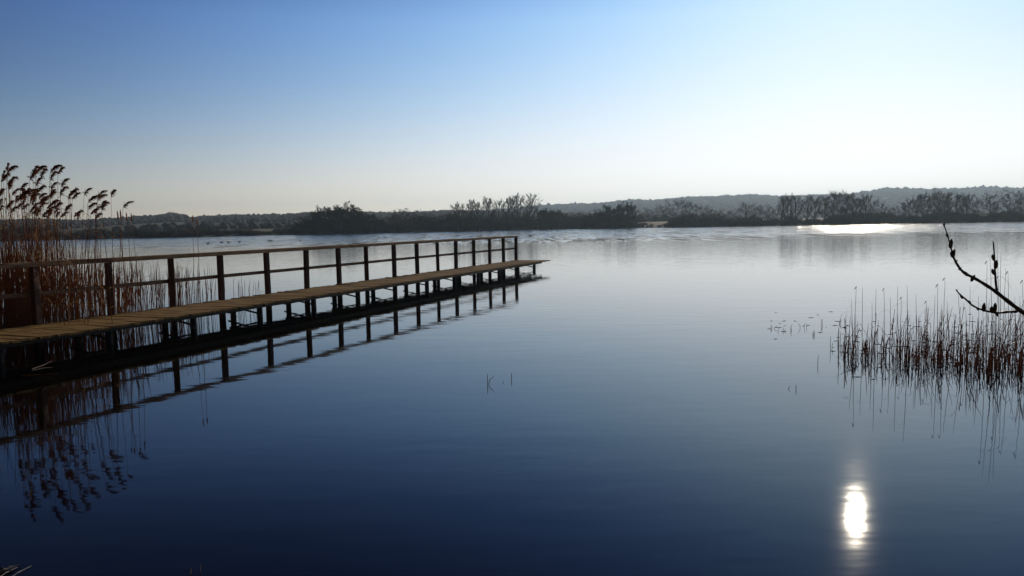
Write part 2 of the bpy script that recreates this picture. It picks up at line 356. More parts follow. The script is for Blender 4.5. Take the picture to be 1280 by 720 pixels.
# ------------------------------------------------------------------ far shore trees
def rot_about(v, axis, ang): return Matrix.Rotation(ang, 3, axis) @ v
def perp(v):
    a = Vector((random.gauss(0, 1), random.gauss(0, 1), random.gauss(0, 1))); return v.cross(a).normalized()
def make_tree(seed, spread=.6, start=.25, nl=13, lv=(6, 6, 5), upright=.3, tw=.028, dense=0, width=.5):
    """unit tree 10 m tall: returns trunk mesh, crown mesh"""
    random.seed(seed); tb, cb = MB(), MB(); Ht = 10
    stems = 1 if dense == 0 else 4
    limbs = []
    for s in range(stems):
        lean = Vector((random.uniform(-.07, .07), random.uniform(-.07, .07), 1)) if stems == 1 else Vector((random.uniform(-.45, .45), random.uniform(-.45, .45), 1))
        L = Ht*(.86 if stems == 1 else random.uniform(.6, .78))
        pts = [Vector((random.uniform(-.2, .2)*(stems > 1), random.uniform(-.2, .2)*(stems > 1), -.4))]; d = lean.normalized()
        for k in range(9):
            d = (d + Vector((random.gauss(0, .06), random.gauss(0, .06), .05))).normalized(); pts.append(pts[-1] + d*L/9)
        rad = [.24*(1-.9*k/9)*(1 if stems == 1 else .6) + .015 for k in range(10)]; tb.tube(pts, rad, 7); limbs.append((pts, rad))
    def grow(p, d, L, r, lev):
        n = 3 if lev < 2 else 2; pts = [p]; q = p
        for k in range(n):
            d = (d + Vector((random.gauss(0, .14), random.gauss(0, .14), random.gauss(upright*.35, .1)))).normalized(); q = q + d*L/n; pts.append(q)
        cb.tube(pts, [max(tw*.5, r*(1-.75*k/n)) for k in range(n+1)], 3 if lev else 4, cap=False)
        if lev >= len(lv): return
        m = lv[lev]
        for k in range(m):
            t = .25 + .75*(k+random.random())/m; i = min(int(t*n), n-1); b = pts[i].lerp(pts[i+1], t*n-i)
            nd = rot_about(d, perp(d), random.uniform(.35, .85)); nd.z += upright*.3; nd.normalize()
            grow(b, nd, L*random.uniform(.38, .6), r*.5, lev+1)
    for pts, rad in limbs:
        for k in range(nl//stems + (stems > 1)):
            t = start + (1-start)*(k+random.random())/(nl//stems+1); t = min(t, .99); i = int(t*9); b = pts[i].lerp(pts[i+1], t*9-i)
            az = k*2.4 + random.random(); el = min(1.35, .3 + upright*.7 + .55*t*t)
            d = Vector((math.cos(az)*math.cos(el), math.sin(az)*math.cos(el), math.sin(el)))
            q_ = (t-start)/(1-start); L = Ht*spread*(.30 + .70*math.sin(math.pi*min(1, q_*.78+.2)))*random.uniform(.6, 1.15)*.8
            grow(b, d, L, rad[i]*.55, 0)
    for v in range(dense):                          # extra tangle of fine twig tips and dead leaves
        i = random.randrange(len(cb.v)); p = Vector(cb.v[i])
        if p.z < .5: continue
        d = Vector((random.gauss(0, 1), random.gauss(0, 1), random.gauss(.5, .8))).normalized()*random.uniform(.2, .45)
        x = perp(d)*random.uniform(.05, .1); cb.add([p, p+d*.6+x, p+d, p+d*.5-x], [(0, 1, 2, 3)])
    zt = sorted(v[2] for v in cb.v)[int(len(cb.v)*.985)]; xs = sorted(v[0] for v in cb.v); wd = (xs[int(len(xs)*.98)]-xs[int(len(xs)*.02)])
    return tb.mesh('trunk'), cb.mesh('crown'), zt, wd
PROTO = {}
def proto(kind):
    if kind not in PROTO:
        out = []
        for s in range(4):
            if kind == 'poplar': t = make_tree(11+s, .42, .16, 17, (5, 4, 4), .42, .044)
            elif kind == 'tall': t = make_tree(31+s, .52, .14, 20, (6, 5, 4), .3, .044)
            elif kind == 'spread': t = make_tree(51+s, .62, .1, 18, (5, 5, 4), .12, .044)
            else: t = make_tree(71+s, .6, .1, 16, (5, 5, 3), .2, .04, dense=9000)
            for me, mt in ((t[0], MAT['bark']), (t[1], MAT['branches_dark' if kind == 'bushy' else 'branches'])): me.materials.append(mt)
            out.append(t)
        PROTO[kind] = out
    return PROTO[kind]
ordn = ['', 'first', 'second', 'third', 'fourth', 'fifth', 'sixth', 'seventh', 'eighth', 'ninth', 'tenth', 'eleventh', 'twelfth']
WN = {1: 'one', 2: 'two', 3: 'three', 4: 'four', 5: 'five', 6: 'six', 7: 'seven', 8: 'eight', 9: 'nine', 10: 'ten'}
KN = {'poplar': 'slender_tree', 'tall': 'bare_tree', 'spread': 'spreading_tree', 'bushy': 'bushy_tree'}
clusters = [
 ('dark bushy trees', 'from left, in rounded far clump', 'bushy', 5, [(383, 275, 26), (397, 265.5, 30), (411, 259, 34), (426, 257.5, 34), (441, 261, 32), (456, 268, 30), (472, 275, 28)]),
 ('domed trees', 'from left, between clump and slender row', 'spread', 6, [(489, 270, 26), (506, 261, 36), (523, 268, 26), (545, 271, 28)]),
 ('tall slender bare trees', 'from left, far behind jetty end', 'poplar', 9, [(574, 254, 15), (586, 250, 15), (598, 252, 14), (611, 247, 17), (622, 250, 13), (635, 247, 16), (648, 243.5, 18), (660, 243, 18)]),
 ('dark bushy trees', 'from left, beside the slender row', 'bushy', 8, [(562, 268, 24), (676, 262, 24), (690, 264, 22), (704, 267, 22), (720, 271, 20)]),
 ('dark bushy trees', 'from left, left of pale meadow', 'bushy', 6, [(738, 267, 24), (752, 264, 22), (764, 256.5, 24), (785, 255.5, 22)]),
 ('hazy bare trees', 'from left, behind pale meadow', 'spread', 120, [(813, 260, 18), (829, 256, 20), (845, 249.5, 28), (860, 252, 15), (876, 256, 18)]),
 ('dense bare trees', 'from left, right of meadow', 'spread', 12, [(893, 260, 26), (912, 262, 24), (932, 253.5, 24), (950, 257, 18), (965, 256, 16)]),
 ('thin bare trees', 'from left, left of tallest tree', 'poplar', 12, [(977, 246, 14), (986, 244, 14), (996, 243, 15), (1009, 244, 15), (1018, 246, 14)]),
 ('full bare trees', 'from left, left of sun glitter', 'tall', 10, [(1032, 245, 17), (1047, 239.5, 22), (1059, 242, 20), (1068, 247, 14), (1083, 243, 17)]),
 ('small bare trees', 'from left, behind sun glitter', 'spread', 12, [(1103, 253, 16), (1120, 258, 20)]),
 ('full bare trees', 'from left, right of sun glitter', 'tall', 10, [(1139, 249, 20), (1157, 242, 17), (1170, 238, 20), (1182, 241, 18), (1195, 243, 18), (1210, 243, 18)]),
 ('rounded bare trees', 'from left, behind willow twig', 'spread', 10, [(1222, 262, 18), (1238, 240, 30), (1261, 239, 24), (1277, 240, 24), (1296, 242, 28)]),
]
def shore_at_px(x): return float(np.interp(x, [s[0] for s in SH], [s[1] for s in SH]))
random.seed(3)
for nm, where, kind, back, items in clusters:
    for k, (x, ytop, wpx) in enumerate(items):
        meshes = proto(kind)[random.randrange(4)] if True else None
        b = on_water(x, shore_at_px(x)); Y = b.y + back*random.uniform(.7, 1.3); 
        top = at_depth(x, ytop, Y); base = Vector((top.x, Y, 1.6 if back > 50 else .25))
        hgt = top.z - base.z; sc = hgt/meshes[2]; wd = wpx/F*Y; sx = wd/meshes[3]*1.12
        sx = max(min(sx, sc*1.9), sc*.55)
        r = empty(KN[kind], base, random.uniform(0, 6.28)); r.scale = (sx, sx, sc)
        n = len(items)
        tag(r, '%s of the %s %s %s' % (ordn[k+1], WN[n], nm, where), 'tree', 'trees on the far shore')
        link('trunk', meshes[0], None, r); link('crown', meshes[1], None, r)

# scrub along the far waterline: a tangled low belt
def bush_arrays(seed, n=70, thick=.035):
    """unit bush (1 m tall, 1 m wide): many stems with side twigs, triangular prisms"""
    random.seed(seed); m = MB()
    for k in range(n):
        a = random.uniform(0, 6.28); q = .5*math.sqrt(random.random()); p = Vector((math.cos(a)*q*.5, math.sin(a)*q*.5, -.05))
        tip = Vector((math.cos(a)*q*1.2, math.sin(a)*q*1.2, random.uniform(.5, 1.08)*(1 - .9*q*q))); mid = p.lerp(tip, .5) + Vector((random.gauss(0, .04), random.gauss(0, .04), .05))
        m.tube([p, mid, tip], [thick, thick*.8, thick*.3], 3, cap=False)
        for j in range(3):
            b = mid.lerp(tip, random.random()); e = b + Vector((random.gauss(0, .09), random.gauss(0, .09), random.uniform(.0, .16)))
            m.tube([b, e], [thick*.7, thick*.25], 3, cap=False)
    return np.array(m.v), np.array(m.f)
BUSH = [bush_arrays(500+i) for i in range(8)]
def belt(name, x0, x1, hfun, n, depth, mat, seed, thin=False):
    random.seed(seed); VV, FF = [], []; k = 0
    src = [bush_arrays(700+i, 60, .016) for i in range(3)] if thin else BUSH
    for i in range(n):
        x = random.uniform(x0, x1); b = on_water(x, shore_at_px(x)); Y = b.y + random.uniform(.3, depth); u = b.x/b.y
        h = hfun(x)*random.uniform(.55, 1.15)*(.6 + .4*(Y-b.y)/depth)*(1 + .8*noise.noise(Vector((u*Y*.09, Y*.1, 3.3)))); w_ = h*random.uniform(.9, 1.7)
        P, Fc = random.choice(src); a = random.uniform(0, 6.28); ca, sa = math.cos(a), math.sin(a)
        Q = np.stack([(P[:, 0]*ca - P[:, 1]*sa)*w_ + u*Y, (P[:, 0]*sa + P[:, 1]*ca)*w_ + Y, P[:, 2]*h], 1)
        VV.append(Q); FF.append(Fc + k); k += len(P)
    return link(name, np_mesh(name, np.concatenate(VV), np.concatenate(FF)), mat)
def hs(x):
    k = [(-250, 3.2), (150, 3.0), (300, 2.6), (365, 2.2), (380, 3.5), (480, 4.0), (560, 3.8), (700, 4.0), (780, 4.2), (799, 1.7), (831, 1.7), (850, 3.4), (1000, 3.0), (1120, 2.9), (1280, 3.0), (1420, 3)]
    return float(np.interp(x, [a[0] for a in k], [a[1] for a in k]))
tag(belt('scrub', -200, 1400, hs, 1500, 14, MAT['scrub'], 5), 'dark tangled scrub lining the whole far shore', 'scrub', kind='stuff')
for (xa, xb, n, lab) in ((503, 516, 14, 'short pale reeds at the far waterline below the domed tree'), (570, 634, 22, 'pale patches of reeds at the far waterline below the slender trees')):
    tag(belt('waterside_reeds', xa, xb, lambda x: .9, n, 1.0, MAT['far_reed'], 9, True), lab, 'reeds', kind='stuff')

# ------------------------------------------------------------------ jetty
X0, Y0J, ANG, LEN, HD, WD = -8.1621, 13.03424, .3894, 22.207, .39933, 1.46781
jet = empty('wooden_jetty', (X0, Y0J, 0), -ANG)
tag(jet, 'long weathered wooden jetty with railing, running out over the lake', 'jetty')
T0, T1 = -8.4, LEN + .12
random.seed(21)
dk = MB(); t = T0
while t < T1:
    wv = .142 + random.uniform(-.004, .004)
    off0 = -.09 + random.uniform(-.012, .012); off1 = WD + random.uniform(-.014, .014)
    rot = Matrix.Rotation(random.gauss(0, .003), 3, 'Z') @ Matrix.Rotation(random.gauss(0, .006), 3, 'Y')
    dk.box(((off0+off1)/2, t + wv/2, HD - .0175 + random.gauss(0, .0022)), (off1-off0, wv - .008, .035), rot, .0012)
    t += wv + .002
dk.build('deck', MAT['deck'], jet)
for off in (.13, .62, 1.12):
    j = MB(); t = T0
    while t < T1 - .2:
        e = min(t + 5.9, T1 - .12); j.beam((off, t + .004, HD - .037 - .05), (off, e - .004, HD - .037 - .05), .055, .095, .004); t = e
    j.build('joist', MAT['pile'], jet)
post_t = [(k + (-.064 if k in (3, 7, 11, 15) else 0))*LEN/15 for k in range(16)] + [-k*LEN/15 for k in (1, 2, 3, 4, 5)]
for t in post_t:
    p = MB(); lx, ly = random.gauss(0, .01), random.gauss(0, .014)
    p.beam((-.045, t, -.7), (-.045 + lx, t + ly, HD + 1.0), .105, .11, .006)
    for q in (.53, .9): p.tube([(.008 + lx*.6, t, HD+q), (.016 + lx*.6, t, HD+q)], .012, 8)
    p.build('post', MAT['post'], jet)
seg = [-7.5] + [(k - .064)*LEN/15 for k in (-1, 3, 7, 11)] + [LEN + .06]
for a_, b_ in zip(seg[:-1], seg[1:]):
    m1 = MB(); z = HD + 1.045; z2 = z + random.gauss(0, .004)
    m1.beam((-.045, a_ + .004, z), (-.045, b_ - .004, z2), .12, .088, .008); m1.build('top_rail', MAT['rail'], jet)
    m2 = MB(); m2.beam((-.125, a_ + .004, HD + .53), (-.125, b_ - .004, HD + .53 + random.gauss(0, .004)), .044, .075, .005); m2.build('mid_rail', MAT['rail'], jet)
for k in range(15):
    t = 22.03 - 1.95*k
    if t < T0 + .3: continue
    bt = t + .12
    for off in (.04, .80):
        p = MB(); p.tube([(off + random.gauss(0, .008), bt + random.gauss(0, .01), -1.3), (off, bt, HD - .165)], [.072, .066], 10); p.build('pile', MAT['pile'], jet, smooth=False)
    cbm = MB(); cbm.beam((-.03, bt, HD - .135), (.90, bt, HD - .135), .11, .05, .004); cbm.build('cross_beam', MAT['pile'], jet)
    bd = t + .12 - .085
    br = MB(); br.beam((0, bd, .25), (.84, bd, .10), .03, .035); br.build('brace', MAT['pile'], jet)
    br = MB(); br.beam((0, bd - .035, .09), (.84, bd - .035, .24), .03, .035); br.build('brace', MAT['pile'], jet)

# ------------------------------------------------------------------ reed bed behind the jetty
ja = Vector((math.sin(ANG), math.cos(ANG), 0)); jn = Vector((math.cos(ANG), -math.sin(ANG), 0)); jo = Vector((X0, Y0J, 0))
def J(t, off): return jo + ja*t + jn*off
WIND = Vector((.9, -.1, 0)).normalized()
def reed_pts(h, lean, seg=6, bend=.12):
    az = random.uniform(0, 6.28); l = Vector((math.cos(az), math.sin(az), 0))*lean + WIND*lean*.6
    return [Vector((0, 0, -.25))] + [l*h*((k/seg)**1.6) + Vector((random.gauss(0, .004), random.gauss(0, .004), h*k/seg - bend*lean*h*(k/seg)**3)) for k in range(1, seg+1)]
def leaf(mb, p, L, az, up=.7, wv=.009):
    d = Vector((math.cos(az), math.sin(az), 0)); pts = []
    for k in range(5):
        s = k/4; pts.append(p + d*L*s*.75 + Vector((0, 0, L*(up*s - (up+.35)*s*s))))
    mb.ribbon(pts, [wv*.6, wv, wv*.9, wv*.6, .001], d.cross(Vector((0, 0, 1))))
def panicle(mb, pts_base, d, size, n=46):
    p = Vector(pts_base); rach = [p]; d = Vector(d).normalized()
    for k in range(7):
        d = (d + WIND*.11*(1+k*.12) + Vector((0, 0, -.035*k))).normalized(); rach.append(rach[-1] + d*size/7)
    mb.tube(rach, [.004 - .0004*k for k in range(8)], 3, cap=False)
    for i in range(n):
        t = random.uniform(.08, 1)*6.99; k = int(t); b = rach[k].lerp(rach[k+1], t-k)
        L = size*random.uniform(.2, .46)*(1.05 - .6*abs(t/7-.4)); dd = ((rach[k+1]-rach[k]).normalized()*1.0 + Vector((random.gauss(.3, .3), random.gauss(0, .3), random.gauss(-.5, .35)))).normalized()
        x = perp(dd)*random.uniform(.0035, .0085); e = b + dd*L; m_ = b.lerp(e, .55) + Vector((0, 0, L*.06)); y = dd.cross(x).normalized()*x.length
        mb.add([b, m_+x, m_-x*.5+y, m_-x*.5-y, e+Vector((0, 0, -L*.12))], [(0, 2, 1), (0, 3, 2), (0, 1, 3), (1, 2, 4), (2, 3, 4), (3, 1, 4)])
random.seed(77)
bed, bedl = MB(), MB()
def place_reeds(n, t0, t1, o0, o1, hf, leafy=.5, power=1.0, rr=.0052):
    for i in range(n):
        u = random.random()**power; t = t0 + (t1-t0)*u; off = random.uniform(o0, o1); g = J(t, off)
        if noise.noise(g*.9) < -.25 and random.random() < .6: continue
        h = hf(t)*random.uniform(.62, 1.08); pts = [g + p for p in reed_pts(h, random.choice((.03, .05, .08, .16)), 5)]
        if random.random() < .07:                       # snapped stem
            k = random.randint(2, 4); a = random.uniform(0, 6.28); pts = pts[:k+1] + [pts[k] + Vector((math.cos(a)*.3, math.sin(a)*.3, random.uniform(-.25, .05)))]
        bed.tube(pts, [rr*random.uniform(.8, 1.25)]*(len(pts)-1) + [.0022], 3, cap=False)
        for q in range(random.choice((0, 1, 1, 2)) if random.random() < leafy else 0):
            k = random.randint(1, len(pts)-1); leaf(bedl, pts[k], random.uniform(.15, .42), random.uniform(0, 6.28), random.uniform(.3, .9), .007)
place_reeds(2100, -5, 1.2, -5.5, -.3, lambda t: 2.3 - .12*max(t, 0), .8)
place_reeds(1150, -3.5, 1.4, -3.0, -.2, lambda t: 1.75, .7)
place_reeds(620, -2, 3.0, -3.5, -.2, lambda t: 1.75 - .1*t, .5)
place_reeds(420, 1.2, 4.9, -3.0, -.25, lambda t: 1.62 - .1*t, .35)
place_reeds(26, 4.6, 7.0, -1.8, -.4, lambda t: .85, .2)
tag(bed.build('reed_bed', MAT['reed']), 'dense brown dry reed stems standing in the water behind the jetty railing', 'reeds', kind='stuff')
tag(bedl.build('reed_blades', MAT['reed_leaf']), 'dry drooping reed leaves among the stems behind the jetty', 'reed leaves', kind='stuff')

def make_reed(seed, h, bunch):
    random.seed(seed); r = empty('reed'); pts = reed_pts(h, random.choice((.04, .06, .09)), 7, .1)
    m = MB(); m.tube(pts, [.0062]*5 + [.0048, .0038, .0028], 4); m.build('stem', MAT['reed'], r)
    p = MB(); panicle(p, pts[-1], pts[-1]-pts[-2], .225*bunch, int(84*bunch)); p.build('seed_head', MAT['plume'], r)
    for q in range(3):
        k = random.randint(2, 6); l = MB(); leaf(l, pts[k], random.uniform(.25, .5), random.uniform(-.9, .9), random.uniform(.5, 1), .009); l.build('leaf', MAT['reed_leaf'], r)
    return r, h
protos = [make_reed(200+i, h, b) for i, (h, b) in enumerate(((3.0, 1.15), (2.8, 1.0), (2.6, .9), (2.9, 1.1), (2.5, .8), (2.7, 1.05)))]
used = [False]*len(protos)
def put_reed(x, ytop, depth, sc_w=1.0, label=None, which=None):
    i = random.randrange(len(protos)) if which is None else which
    r, h0 = protos[i]
    o = copy_tree(r) if used[i] else r
    used[i] = True
    top = at_depth(x, ytop, depth); z = top.z + .02
    lean = (1.0)
    o.location = (top.x - .08, depth, 0); o.scale = (sc_w, sc_w, z/(h0+.12)); o.rotation_euler = (0, 0, random.uniform(-.6, .6))
    tag(o, label or 'tall dry reed with drooping feathery seed head above the hill at left', 'reed', 'tall plumed reeds at the left edge'); return o
random.seed(42)
tops = [(2, 212), (6, 222), (10, 215), (14, 232), (17, 206), (21, 226), (25, 240), (12, 250), (29, 219), (27, 230), (33, 232), (38, 212), (41, 227), (36, 243), (45, 238), (50, 213), (54, 211), (57, 232), (52, 246), (60, 216), (47, 251), (66, 210), (69, 228), (72, 219), (63, 244), (76, 240), (81, 242), (85, 238), (78, 257), (91, 240), (95, 243), (98, 239), (88, 259), (101, 249), (96, 267), (108, 258), (113, 242), (116, 247), (106, 262), (110, 270), (123, 255), (127, 262), (125, 270), (137, 257), (4, 258), (20, 262), (32, 262), (42, 266), (56, 262), (66, 266)]
for x, y in tops: put_reed(x, y, random.uniform(12.8, 15.5))
put_reed(141, 242, 14.5, 1, 'lone tall plumed reed furthest right of the tall ones, hooked top', which=0)
put_reed(145, 255, 14.8, 1, 'plumed reed just right of and below the lone hooked one')
random.seed(47)
for i in range(40):
    x = random.triangular(-4, 118, 25); put_reed(x, 246 + 26*random.random() - (10 if x < 60 else 0), random.uniform(13.2, 17))
random.seed(43)
def make_cattail(h):
    r = empty('short_reed'); pts = reed_pts(h, .03, 5, 0)
    m = MB(); m.tube(pts, [.0055]*4 + [.004, .003], 4); m.build('stem', MAT['reed'], r)
    m = MB(); e = pts[-1]; m.tube([e, e+Vector((0, 0, .02)), e+Vector((.005, 0, .10)), e+Vector((.012, 0, .14))], [.006, .014, .012, .002], 6); m.build('seed_head', MAT['plume'], r)
    return r, h
ct, cth = make_cattail(1.8)
first = True
for x, y, lab in ((150, 262, 'leftmost of five thin reeds with small upright heads at the hill line'), (153, 263, 'second of five thin reeds with small upright heads at the hill line'), (161, 265, 'third of five thin reeds with small upright heads at the hill line'), (168, 266, 'fourth of five thin reeds with small upright heads at the hill line'), (237, 268, 'thin lone reed with small dark head left of its shorter neighbour'), (245.5, 273, 'thin lone reed with small head standing furthest right above the rail')):
    o = ct if first else copy_tree(ct); first = False
    dp = 16.3 if x > 200 else 14.6; top = at_depth(x, y, dp); o.location = (top.x, dp, 0); o.scale = (1, 1, top.z/(cth+.14)); o.rotation_euler = (0, 0, random.uniform(0, 6))
    tag(o, lab, 'reed', 'thin reeds with small heads')

# fallen stalks under the jetty and debris at the near left shore
random.seed(8)
for i, (x, y, x2, y2, lab) in enumerate(((28, 470, 72, 471, 'thin fallen reed floating in the shade under the jetty'), (40, 462, 66, 455, 'broken reed stalk floating further back under the jetty'))):
    a1, b1 = on_water(x, y), on_water(x2, y2); m = MB(); m.tube([a1 + Vector((0, 0, .01)), a1.lerp(b1, .5) + Vector((0, .02, .02)), b1 + Vector((0, 0, .05))], [.004, .004, .002], 5)
    tag(m.build('fallen_reed', MAT['rush']), lab, 'fallen reed', 'fallen reeds under the jetty')
m = MB()
for i in range(26):
    p = on_water(random.gauss(0, 10), random.gauss(716, 3)); a = random.uniform(0, 3.1); d = Vector((math.cos(a), math.sin(a), random.uniform(-.1, .15)))*random.uniform(.03, .12)
    m.tube([p - d + Vector((0, 0, .006)), p + Vector((0, 0, .014)), p + d + Vector((0, 0, .008))], [.002, .003, .0012], 4)
tag(m.build('dead_stalks', MAT['pile']), 'brown litter of dead reed stalks at the bottom left corner', 'plant litter', kind='stuff')
for i, (x, y, x2, y2, lab) in enumerate(((237, 717, 243, 713, 'left of two tiny pale twigs poking up at the bottom edge'), (249, 716, 255, 709, 'right of two tiny pale twigs poking up at the bottom edge'))):
    a1, b1 = on_water(x, y), on_water(x2, y2); b1 = b1 + Vector((0, -.04, .035)); m = MB(); m.tube([a1 - Vector((0, 0, .03)), a1.lerp(b1, .6), b1], [.003, .0025, .001], 5)
    tag(m.build('twig', MAT['far_reed']), lab, 'twig', 'tiny twigs at the bottom edge')

# ------------------------------------------------------------------ rushes on the right
random.seed(99)
rb, rl = MB(), MB()
def rush(mb, g, h, r, lean=.05, kink=.15):
    pts = [g + p for p in reed_pts(h, random.choice((lean*.3, lean, lean*2)), 4)]
    if random.random() < kink:
        a = random.uniform(0, 6.28); pts.append(pts[-1] + Vector((math.cos(a)*.10, math.sin(a)*.05, random.uniform(-.10, -.01))))
    mb.tube(pts, [r]*(len(pts)-1) + [r*.4], 4)
clumps = []
for x, y in ((1060, 440), (1062, 452), (1080, 448), (1083, 436), (1103, 444), (1108, 455), (1131, 446), (1135, 457), (1146, 452), (1155, 441), (1162, 450), (1172, 456), (1186, 446), (1192, 455), (1199, 462), (1207, 448), (1218, 457), (1226, 449), (1238, 455), (1241, 466), (1246, 458), (1256, 450), (1262, 461), (1272, 456), (1279, 465), (1288, 458), (1296, 452), (1244, 444), (1232, 470)) + tuple((1310 + 9.5*i, 446 + (i*37) % 24) for i in range(22)):
    g = on_water(x, y)
    for k in range(random.randint(4, 8)):
        q = g + Vector((random.gauss(0, .035), random.gauss(0, .05), 0)); rush(rb, q, random.uniform(.08, .32), random.uniform(.004, .0075), .06, .1)
for i in range(760):
    u = random.random()**.7; x = 1045 + 265*u
    if i >= 400: x = random.uniform(1300, 1530)
    y = random.uniform(424 - 10*u, 452 + 26*u); g = on_water(x, y)
    rush(rb, g, random.uniform(.1, .5 + .2*min(u, 1)), random.uniform(.0028, .0048), .10, .22)
for i in range(60):
    x = random.uniform(1055, 1300); g = on_water(x, random.uniform(420, 470)); a = random.uniform(0, 6.28); L = random.uniform(.15, .5)
    rl.tube([g + Vector((0, 0, -.03)), g + Vector((math.cos(a)*L*.6, math.sin(a)*L*.6, random.uniform(.03, .3))), g + Vector((math.cos(a)*L, math.sin(a)*L, random.uniform(.0, .25)))], [.003, .003, .0015], 4)
tag(rb.build('rushes', MAT['rush']), 'dark broken rush stubs standing in the water at the right', 'rushes', kind='stuff')
tag(rl.build('bent_rushes', MAT['rush']), 'bent and snapped rush stalks leaning through the rush bed', 'rushes', kind='stuff')
# tall single rushes
talls = [(1070.5, 358, 446), (1078, 359, 440), (1095, 360, 450), (1105, 360, 438), (1113, 371, 444), (1122, 357, 449), (1127, 371, 436), (1134, 356, 455), (1145, 368, 440), (1158, 376, 440), (1169, 369, 446), (1172, 355, 452), (1181, 347, 448), (1184, 376, 458), (1197, 360, 450), (1207, 384, 446), (1213, 358, 440), (1223, 370, 452), (1234, 326, 454), (1237, 313, 456), (1246, 297, 452), (1248, 345, 448), (1251, 315, 458), (1257, 335, 450), (1260, 339, 455), (1268, 372, 446), (1275, 370, 452), (1278, 350, 462), (1064, 374, 444), (1090, 378, 446)]
random.seed(17)
for k, (x, y, yb) in enumerate(talls):
    g = on_water(x + random.gauss(0, 2), yb); top = at_depth(x, y, g.y); h = top.z
    r = empty('tall_rush', g); d = Vector((top.x - g.x, 0, h)); m = MB()
    pts = [Vector((0, 0, -.2))] + [Vector((d.x*(s**1.5), random.gauss(0, .004), h*s)) for s in (.25, .5, .75, .92, 1)]
    m.tube(pts, [.0045, .0042, .0038, .003, .0022, .0014], 4); m.build('stem', MAT['green' if k % 5 == 2 else 'rush'], r)
    if k % 3 == 0 or x in (1172, 1234):
        m = MB(); e = pts[-1]; m.tube([e, e + Vector((-.012, 0, -.015)), e + Vector((-.028, .004, -.05))], [.003, .006, .002], 5); m.build('seed_head', MAT['rush'], r)
    elif k % 3 == 1:
        m = MB(); leaf(m, pts[3], h*.3, random.choice((.2, 3.0)), .6, .004); m.build('leaf', MAT['rush'], r)
    if x > 1230 and y < 350: lab = 'one of the tallest thin rushes, rising behind the twig at the right'
    elif k < 14 or x < 1180: lab = 'thin upright rush standing well above the dark stubs, left half of the rush bed'
    else: lab = 'thin upright rush standing above the dark stubs, right half of the rush bed'
    tag(r, lab, 'rush', lab)
# sparse shoots standing alone
def sprout(name, x, y, stems, lab, cat='water plant', grp=None, rr=.004):
    g = on_water(x, y); m = MB()
    for dx, h, lean in stems:
        m.tube([Vector((dx, 0, -.08)), Vector((dx + lean*.3, 0, h*.5)), Vector((dx + lean, 0, h))], [rr, rr, rr*.5], 4)
    o = m.build(name, MAT['rush']); o.location = g; tag(o, lab, cat, grp); return o
sprout('water_shoot', 609.5, 480, [(0, .13, 0), (0, .10, .085)], 'forked shoot poking from the calm water, left of a pair at centre', grp='shoots in open water')
g = sprout('water_shoot', 639.5, 474.5, [(0, .09, .0)], 'single upright shoot in calm water, right of a pair at centre', grp='shoots in open water')
sprout('water_shoot', 629, 478, [(0, .02, .0)], 'tiny tip just breaking the surface between the centre pair', grp='shoots in open water', rr=.003)
sprout('water_shoot', 985, 486, [(0, .03, .03)], 'tiny bent shoot left of a pair near the rushes', grp='shoots in open water')
sprout('water_shoot', 995, 487, [(0, .06, 0)], 'tiny upright shoot right of a pair near the rushes', grp='shoots in open water')
sprout('water_shoot', 1022, 456, [(0, .13, .01)], 'thin single stalk alone just left of the rush bed', grp='shoots in open water')
for k, (x, y, st, lab) in enumerate(((965, 411, [(0, .08, -.02), (.03, .05, .06), (-.02, .05, .0)], 'leftmost little tuft of broken stalks'), (972, 414, [(0, .06, .03)], 'tiny leaning stalk next to the leftmost tuft'), (979, 414, [(0, .07, .0), (.02, .04, .03)], 'short pair of stalks, third bit from the left'), (988, 413, [(0, .12, .03), (.03, .06, -.04)], 'crossed thin stalks, fourth bit from the left'), (1001, 410, [(0, .10, -.06), (.05, .10, .05), (.1, .06, .02)], 'fan of thin stalks left of a bare gap'), (1017, 419, [(0, .08, -.01), (.015, .09, .0), (-.015, .06, .01)], 'dense dark little tuft below the fan'), (1026, 407, [(0, .13, .04), (.04, .13, -.05)], 'crossing pair of taller stalks before the rush bed'), (1038, 436, [(0, .2, .0), (.02, .1, .02)], 'upright dark stalk standing low at the left rim of the rush bed'), (1049, 405, [(0, .08, .05), (.03, .1, .0)], 'small bent stalks at the back left of the rush bed'))):
    sprout('broken_stalks', x, y, st, lab, 'broken stalks', 'broken stalks left of the rush bed')
# wet plant bits added, pale and glossy, to make glints on the water
random.seed(31)
fb = MB()
for i in range(150):
    if i < 22: x, y = random.uniform(960, 1060), random.gauss(405, 8)
    else: x, y = random.uniform(1035, 1290), random.gauss(432, 20)
    y = max(y, 388); g = on_water(x, y); a = random.gauss(0, .6); L = random.uniform(.015, .07)
    d = Vector((math.cos(a), math.sin(a), 0))*L
    fb.tube([g - d, g + Vector((0, 0, .004)), g + d + Vector((0, 0, .003))], [.002, .0042, .002], 6)
m, nt_, b_ = nodes('pale_glint_litter'); b_.inputs['Base Color'].default_value = (.35, .27, .18, 1); b_.inputs['Roughness'].default_value = .2; b_.inputs['Coat Weight'].default_value = 1
tag(fb.build('glint_litter', m, smooth=True), 'pale wet plant scraps added to give sun glints among the rushes', 'plant litter', kind='stuff')

